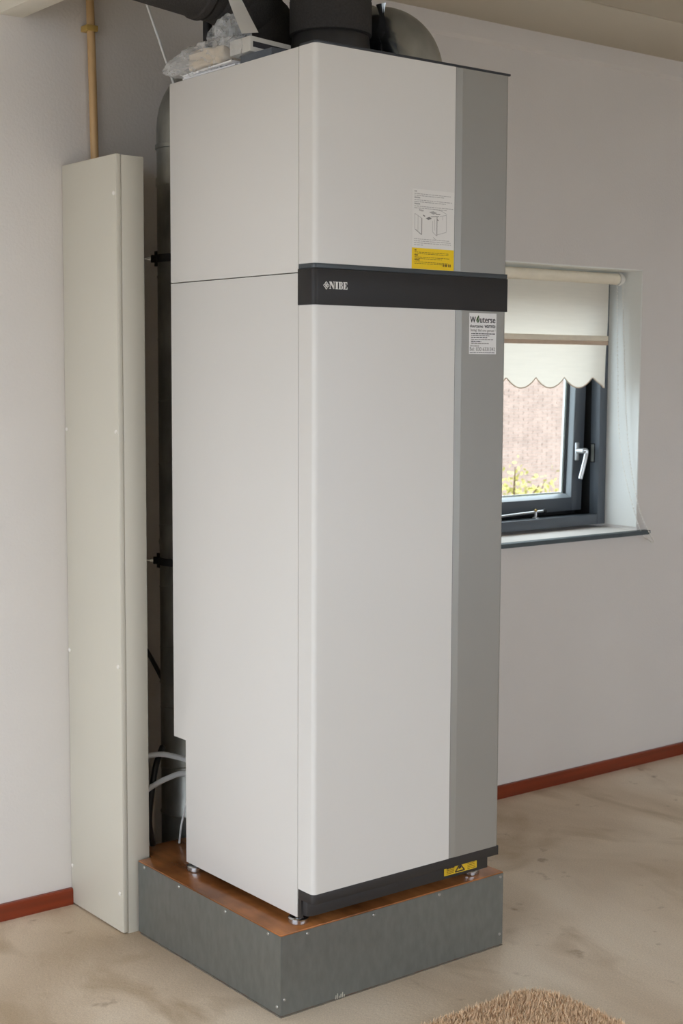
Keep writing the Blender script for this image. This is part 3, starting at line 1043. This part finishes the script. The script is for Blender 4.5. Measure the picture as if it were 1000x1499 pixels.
tag(wst.build('installer_sticker', los, smooth=False, fixn=False), 'white installer sticker reading Wouterse duurzame warmte and a phone number')

# ------------------------------------------------------------------ pipe casing at the left
cs = thing('pipe_casing', (-.065, .857, 0), 'tall cream boxed pipe casing standing against the wall left of the heat pump', 'casing')
cz0, cz1, cy0 = .004, 2.068, .707
MB().box(-.106, -.0905, cy0, WALL_Y - .001, cz0, cz1, 'cream', r=.003).build('side_board', cs)
MB().box(-.0900, -.0235, cy0 + .001, cy0 + .016, .0, cz1 - .002, 'cream', r=.0015).build('front_board', cs)
MB().box(-.0385, -.0235, cy0 + .0165, WALL_Y - .001, .205, cz1 - .002, 'cream', r=.0015).build('side_board', cs)
MB().box(-.0900, -.0390, cy0 + .0165, WALL_Y - .001, cz1 - .018, cz1 - .003, 'cream').build('top_board', cs)
for (y, z) in ((.717, 1.968), (.718, 1.354), (.720, .732), (.724, .110), (.995, 1.353), (.996, .735), (.996, .114)):
    MB().lathe([(.0058, 0), (.0060, -.0012), (.0045, -.0030), (.0015, -.0036)], (-.106, y, z), 'cap', 14, 'x').build('screw_cap', cs)

# ------------------------------------------------------------------ ducts
# vertical galvanised duct behind the cabinet
gx, gy, gr = .214, .885, .080
gd = thing('galvanised_duct', (gx, gy, 0), 'dark galvanised vertical duct between the heat pump and the wall', 'duct')
zs = [0, .012, .24, .245, .25, .62, .625, .63, 1.02, 1.03, 1.04, 2.03]
rs = [gr + .004, gr, gr, gr + .003, gr, gr, gr + .003, gr, gr, gr + .0025, gr, gr]
dm = MB()
dm.tube([(gx, gy, z) for z in zs], rs, 'duct', 40)
for k in range(9):                      # spiral-like ribs
    z = .35 + k * .175
    dm.tube([(gx + (gr + .0004) * math.cos(a * .2618), gy + (gr + .0004) * math.sin(a * .2618), z + a * .0026) for a in range(25)], .0016, 'duct', 5)
dm.build('duct_pipe', gd)
for z in (1.815, .965):
    c = MB()
    c.lathe([(gr + .001, 0), (gr + .004, .001), (gr + .004, .021), (gr + .001, .022)], (gx, gy, z), 'dark', 40)
    d = Vector((-.857, .514, 0))
    p = Vector((gx, gy, z + .011)) + d * (gr + .002)
    c.tube([p, p + d * .016], .011, 'gasket_gap_black', 12)
    c.tube([p + d * .010, p + d * .024], .006, 'chrome', 10)
    c.tube([p + d * .020, p + d * .034], .0028, 'chrome', 8)
    c.box(p.x - .004, p.x + .002, p.y - .010, p.y + .006, z - .010, z + .032, 'dark', r=.001)
    c.build('pipe_clamp', gd)
el = MB()
Rb = .125
path = [(gx, gy, 2.025), (gx, gy, 2.045), (gx, gy, 2.05)]
path += [(gx + Rb - Rb * math.cos(math.radians(a)), gy, 2.18 + Rb * math.sin(math.radians(a))) for a in range(0, 91, 9)]
path += [(gx + Rb + .03, gy, 2.18 + Rb)]
el.tube(path, [gr + .003, gr + .003, gr] + [gr] * (len(path) - 3), 'duct', 40)
el.build('duct_elbow', gd)
# tab at the elbow's start, a thin ring handle
hk = MB()
q = Vector((gx, gy, 2.105)) + Vector((-.62, -.78, 0)) * (gr + .001)
hk.tube([(q.x, q.y, q.z - .02 + .026), (q.x - .006, q.y - .006, q.z + .0), (q.x - .002, q.y - .01, q.z - .035), (q.x + .03, q.y - .022, q.z - .052)], .0022, 'chrome', 6)
hk.lathe([(gr + .002, 0), (gr + .004, .001), (gr + .004, .012), (gr + .002, .013)], (gx, gy, 2.125), 'duct', 40)
hk.build('clamp_ring', gd)

# black foam duct standing on the cabinet, in front
bx, by = .262, .285
bdx = thing('foam_duct', (bx, by, ZT_), 'black foam duct standing upright on the front of the heat pump top', 'duct')
MB().lathe([(.092, 0), (.0985, .004), (.0985, .060), (.096, .088), (.094, .094)], (bx, by, ZT_ + .001), 'epp_gloss', 48).build('collar', bdx)
v1 = MB()
v1.lathe([(.095, 0), (.1015, .003), (.1015, .082), (.0995, .085), (.0995, .088), (.1015, .091), (.1015, .30), (.099, .303), (.099, .306), (.1015, .309), (.1015, .345)], (bx, by, ZT_ + .095), 'epp', 56)
v1.build('insulation', bdx)
sm = MB()
sm.tube([(bx + .1022 * math.cos(math.radians(200 + a * 6.2)), by + .1022 * math.sin(math.radians(200 + a * 6.2)), ZT_ + .165 + .0022 * a) for a in range(27)], .0012, 'seam', 5)
sm.build('wrap_seam', bdx)

# black foam elbow behind it, running away to the left
ex, ey, er, eR, ez = .250, .492, .085, .222, 2.465
ed = thing('foam_elbow_duct', (ex, ey, ZT_), 'black ringed foam elbow duct behind the plastic bag, leading left', 'duct')
MB().lathe([(er, 0), (er + .008, .003), (er + .008, .034), (er, .038)], (ex, ey, ZT_ + .001), 'epp_gloss', 40).build('collar', ed)
em = MB()
path, rad = [], []
path.append((ex, ey, ez - eR + .002))
rad.append(er)
for i in range(31):
    a = math.radians(i * 3)
    path.append((ex - eR + eR * math.cos(a), ey, ez - eR + eR * math.sin(a)))
    rad.append(er - .0035 if i % 6 == 3 else er)
em.tube(path, rad, 'epp', 40)
em.build('elbow', ed)
hz = MB()
xs = ex - eR
path = [(xs, ey, ez), (xs - .004, ey, ez), (xs - .020, ey, ez), (xs - .024, ey, ez), (xs - .05, ey, ez), (xs - .20, ey, ez), (xs - .204, ey, ez), (xs - .225, ey, ez), (xs - .237, ey, ez)]
rad = [er, er + .004, er + .004, er, er, er, er + .003, er + .003, er + .003]
path = [(x, y, z + (xs - x) * .10) for x, y, z in path]
hz.tube(path, rad, 'epp', 40)
hz.build('straight_run', ed)
tag(MB().tube([(.104, .597, ZT_ + .0012), (.104, .597, 2.45), (.104, .597, CEIL)], .0125, 'blackhose', 14).build('black_pipe'), 'black upright pipe between the plastic bag and the wall, going up behind the foam duct', 'pipe')

# silver elbow on the right part of the top
kx, ky, kr, kR = .489, .240, .080, .104
kd = thing('silver_elbow_duct', (kx, ky, ZT_), 'shiny silver elbow duct on the right of the heat pump top', 'duct')
km = MB()
z0 = ZT_ + .0012
path = [(kx, ky, z0), (kx, ky, z0 + .02)]
dirx = Vector((-.4, .917, 0)).normalized()
for i in range(1, 25):
    a = math.radians(i * 3.75)
    path.append(tuple(Vector((kx, ky, z0 + .02)) + dirx * (kR - kR * math.cos(a)) + Vector((0, 0, kR * math.sin(a)))))
end = Vector(path[-1])
km.tube(path, kr, 'duct_bright', 48)
km.build('elbow', kd)
k2 = MB()
k2.tube([end, end + dirx * .004, end + dirx * .020, end + dirx * .024], [kr, kr + .004, kr + .004, kr], 'duct_bright', 48)
k2.tube(smooth_path([end + dirx * .022, end + dirx * .05, (.442, .50, end.z), (.440, .60, end.z), (.440, .78, end.z)], 6), kr - .002, 'duct_bright', 40)
k2.build('duct_pipe', kd)
MB().lathe([(kr + .0, 0), (kr + .006, .001), (kr + .006, .009), (kr, .010)], (kx, ky, ZT_ + .0012), 'seal', 40).build('seal_ring', kd)
fo = MB()     # crumpled foil tape inside the bend
vs, fs = [], []
for j in range(9):
    for i in range(7):
        a, b_ = i / 6, j / 8
        p = Vector((.366 - .004 * b_, .200 + .026 * a, ZT_ + .004 + .17 * b_))
        p += Vector((noise.noise(p * 40) * .014, noise.noise(p * 40 + Vector((5, 0, 0))) * .012, noise.noise(p * 33) * .006))
        vs.append(p)
for j in range(8):
    for i in range(6):
        a = j * 7 + i
        fs.append((a, a + 1, a + 8, a + 7))
fo.add(vs, fs, 'duct_bright')
tag(fo.build('foil_tape', kd, smooth=False), 'crumpled foil tape')

# ------------------------------------------------------------------ pipes, hoses, wires
bp = thing('beige_pipe', (-.018, .982, 2.05), 'thin beige pipe rising from the pipe casing to the ceiling', 'pipe')
MB().tube([(-.0150, .984, 2.0515), (-.0195, .984, 2.30), (-.0250, .984, 2.52), (-.0265, .984, CEIL)], .0112, 'pvc', 18).build('pipe_run', bp)
c = MB()
c.box(-.0425, -.0085, .969, 1.0056, 2.430, 2.446, 'clip', r=.002)
c.build('pipe_clip', bp)


def cable(name, label, cat, pts, r, key, group=None, n=8, seg=10):
    o = MB().tube(smooth_path(pts, n), r, key, seg).build(name)
    return tag(o, label, cat, group)


cable('white_rod', 'thin white rod slanting down from the ceiling behind the plastic bag', 'rod', [(-.110, .70, CEIL), (-.018, .70, 2.46), (.062, .70, 2.268), (.105, .70, 2.165)], .0036, 'hose')
cable('white_hose', 'upper, nearly level white hose between the casing and heat pump foot', 'hose', [(-.0230, .752, .466), (.01, .752, .4665), (.05, .75, .463), (.12, .745, .437), (.19, .70, .40), (.24, .655, .37)], .0072, 'hose')
cable('white_hose', 'lower, rising white hose between the casing and heat pump foot', 'hose', [(-.0230, .752, .362), (.01, .752, .378), (.06, .75, .394), (.117, .748, .398), (.19, .70, .372), (.24, .655, .31)], .0078, 'hose')
cable('black_hose', 'black hose curving down behind the white hoses to the board', 'hose', [(.075, .80, .47), (.036, .772, .425), (.016, .765, .34), (.010, .765, .27), (.022, .765, .2085)], .0085, 'blackhose')
cable('black_cable', 'black cable slanting across the dark wall gap above the white hoses', 'cable', [(.070, .975, .79), (.118, .975, .725), (.160, .975, .657), (.215, .985, .56)], .0068, 'blackhose')
cable('white_wire', 'thin white wire hanging to the board below the white hoses', 'wire', [(.135, .735, .40), (.118, .745, .315), (.102, .748, .25), (.096, .748, .2035)], .0030, 'hose')
cable('grey_hose', 'pale grey hose beside the black hose, standing on the board edge', 'hose', [(.055, .83, .45), (.042, .80, .36), (.036, .80, .27), (.037, .80, .19), (.036, .80, .02)], .0085, 'stripw')

# ------------------------------------------------------------------ things on top of the cabinet, at the left edge
zt = ZT_ + .0012
o = MB()
for i, (dz_, dx, rot) in enumerate(((0, 0, 0), (.004, .006, .05), (.008, -.004, -.04))):
    cxy = Vector((.055 + dx, .46))
    ca, sa_ = math.cos(rot), math.sin(rot)
    pts = [(cxy.x + a * ca - b * sa_, cxy.y + a * sa_ + b * ca) for a, b in ((-.05, -.135), (.055, -.13), (.055, .105), (-.05, .100))]
    o.prism(pts, 'z', zt + .001 + dz_, zt + .0045 + dz_, 'paper')
o = o.build('paper_stack')
tag(o, 'white folded papers inside the clear plastic bag on the cabinet top', 'paper')
o = MB().box(.016, .135, .190, .318, zt + .001, zt + .022, 'booklet', r=.002).build('grey_booklet')
tag(o, 'grey booklet under the flat box, right of the papers', 'booklet')
fb = thing('flat_box', (.085, .30, zt + .024), 'flat pale box with a dark slot leaning right of the bag knot', 'box')
q1 = MB().box(.022, .142, .285, .372, zt + .030, zt + .066, 'stripw', r=.002)
q2 = MB().box(.030, .141, .2835, .286, zt + .041, zt + .054, 'ink')
for q in (q1, q2):
    q.v = [(x, y, z - (x - .022) * .06) for x, y, z in q.v]
q1.build('box_body', fb)
q2.build('slot', fb)
bag = thing('plastic_bag', (.07, .42, zt), 'crumpled clear plastic bag of papers on the left edge of the cabinet top', 'bag')


def crumple(cx, cy, cz, rx, ry, rz, amp, fr, key, name, nu=56, nv=30, seed=0.0, p=2.6, flat0=None):
    vs, fs = [], []
    for j in range(nv + 1):
        ph_ = math.pi * j / nv
        for i in range(nu):
            th = 2 * math.pi * i / nu
            sg = lambda t: math.copysign(abs(t) ** (2 / p), t)
            d = Vector((sg(math.sin(ph_)) * sg(math.cos(th)), sg(math.sin(ph_)) * sg(math.sin(th)), sg(math.cos(ph_))))
            v = Vector((cx + rx * d.x, cy + ry * d.y, cz + rz * d.z))
            s = 1 - abs(noise.noise(v * fr + Vector((seed, 0, 0)))) * 1.7
            n2 = noise.noise(v * fr * 2.3 + Vector((0, seed, 0)))
            v = v + Vector((d.x * rx, d.y * ry, d.z * rz)).normalized() * (amp * (s - .5) + amp * .5 * n2)
            if flat0 is not None and v.z < flat0:
                v.z = flat0 + (flat0 - v.z) * .02
            vs.append(v)
    for j in range(nv):
        for i in range(nu):
            a, b_ = j * nu + i, j * nu + (i + 1) % nu
            fs.append((a, b_, b_ + nu, a + nu))
    mb = MB()
    mb.add(vs, fs, key)
    return mb


o = crumple(.060, .475, zt + .042, .050, .074, .024, .009, 30, 'carton', 'paper', 48, 26, 7.7, 6.0, zt + .016).build('paper_wrapping', angle=40)
tag(o, 'crumpled pale brown wrapping paper inside the clear plastic bag', 'paper')
b1 = crumple(.052, .470, zt + .042, .061, .158, .040, .016, 48, 'film', 'bag', 110, 54, 1.3, 3.0, zt + .0004)
tipp = Vector((.012, .700, zt + .040))
b1.v = [tuple(Vector(v).lerp(tipp, max(0, min(1, (v[1] - .53) / .13)) ** 1.2 * .9)) for v in b1.v]
b1.build('bag_body', bag, angle=60)
b2 = crumple(.050, .400, zt + .098, .034, .050, .038, .016, 46, 'film_d', 'knot', 40, 22, 4.4, 2.2)
b2.build('bag_knot', bag, angle=25)
lp = MB()
lpth = []
for i in range(25):
    a = 2 * math.pi * i / 24
    lpth.append((.045 + .010 * math.sin(2 * a), .455 + .034 * math.cos(a), zt + .108 + .020 * math.sin(a) + .004 * math.sin(3 * a)))
lp.tube(lpth, [.008 + .003 * noise.noise(Vector((i * .9, 0, 0))) for i in range(25)], 'film_d', 9, cap=False)
lp.build('bag_loop', bag)
stp = MB()
sp1 = smooth_path([(.040, .392, zt + .27), (.040, .385, zt + .19), (.040, .36, zt + .145), (.032, .30, zt + .075)], 6)
vs, fs = [], []
for i, q in enumerate(sp1):
    t = i / (len(sp1) - 1)
    wd = .012 + .008 * t
    d = Vector((.70, -.70, .05)).normalized()
    for s in (-1, -.4, .4, 1):
        vs.append(q + d * wd * s + Vector((-.6, -.7, 0)) * .003 * (1 - s * s))
for i in range(len(sp1) - 1):
    for k in range(3):
        a = i * 4 + k
        fs.append((a, a + 1, a + 5, a + 4))
nv_ = len(vs)
stp.add(vs, fs, 'stripw')
stp.add([v + Vector((.002, .0025, 0)) for v in vs], [f_[::-1] for f_ in fs], 'stripw')
tag(stp.build('carry_strip', bag, fixn=False), 'pale plastic strip standing up from the bag')

# ------------------------------------------------------------------ shag rug at the lower right
rx0, rx1, ry0, ry1, rc = -.75, .535, -1.25, -.212, .10
rg = thing('shag_rug', ((rx0 + rx1) / 2, (ry0 + ry1) / 2, 0), 'beige shaggy rug with a rounded corner on the concrete floor', 'rug')
outl = arc(rx1 - rc, ry1 - rc, rc, 0, 90, 8) + arc(rx0 + rc, ry1 - rc, rc, 90, 180, 8) + arc(rx0 + rc, ry0 + rc, rc, 180, 270, 8) + arc(rx1 - rc, ry0 + rc, rc, 270, 360, 8)
MB().prism(outl, 'z', 0, .006, 'rugback').build('backing', rg)
R = np.random.RandomState(3)
N = 190000
P = np.stack([R.uniform(rx0, rx1, N), R.uniform(ry0, ry1, N)], 1)
qx = np.clip(np.abs(P[:, 0] - (rx0 + rx1) / 2) - ((rx1 - rx0) / 2 - rc), 0, None)
qy = np.clip(np.abs(P[:, 1] - (ry0 + ry1) / 2) - ((ry1 - ry0) / 2 - rc), 0, None)
P = P[(qx ** 2 + qy ** 2) < (rc - .004) ** 2]
N = len(P)
ang = R.uniform(0, 2 * np.pi, N)
ln = R.uniform(.005, .012, N)
hh = R.uniform(.016, .027, N)
sx_, sy_ = np.cos(ang), np.sin(ang)
wdt = R.uniform(.0007, .0012, N)
b0 = np.stack([P[:, 0] + sy_ * wdt, P[:, 1] - sx_ * wdt, np.full(N, .004)], 1)
b1_ = np.stack([P[:, 0] - sy_ * wdt, P[:, 1] + sx_ * wdt, np.full(N, .004)], 1)
m0 = np.stack([P[:, 0] + sx_ * ln * .35 + sy_ * wdt, P[:, 1] + sy_ * ln * .35 - sx_ * wdt, hh * .75], 1)
m1 = np.stack([P[:, 0] + sx_ * ln * .35 - sy_ * wdt, P[:, 1] + sy_ * ln * .35 + sx_ * wdt, hh * .75], 1)
tpv = np.stack([P[:, 0] + sx_ * ln, P[:, 1] + sy_ * ln, hh], 1)
V = np.stack([b0, b1_, m1, m0, tpv], 1).reshape(-1, 3)
F = []
for i in range(N):
    k = i * 5
    F.append((k, k + 1, k + 2, k + 3))
    F.append((k + 3, k + 2, k + 4))
me = bpy.data.meshes.new('pile')
org = wloc(rg)
me.from_pydata((V - np.array(org)).tolist(), [], F)
me.materials.append(MT['rug'])
pile = bpy.data.objects.new('pile', me)
COL.objects.link(pile)
pile.parent = rg
tag(pile, kind='stuff')
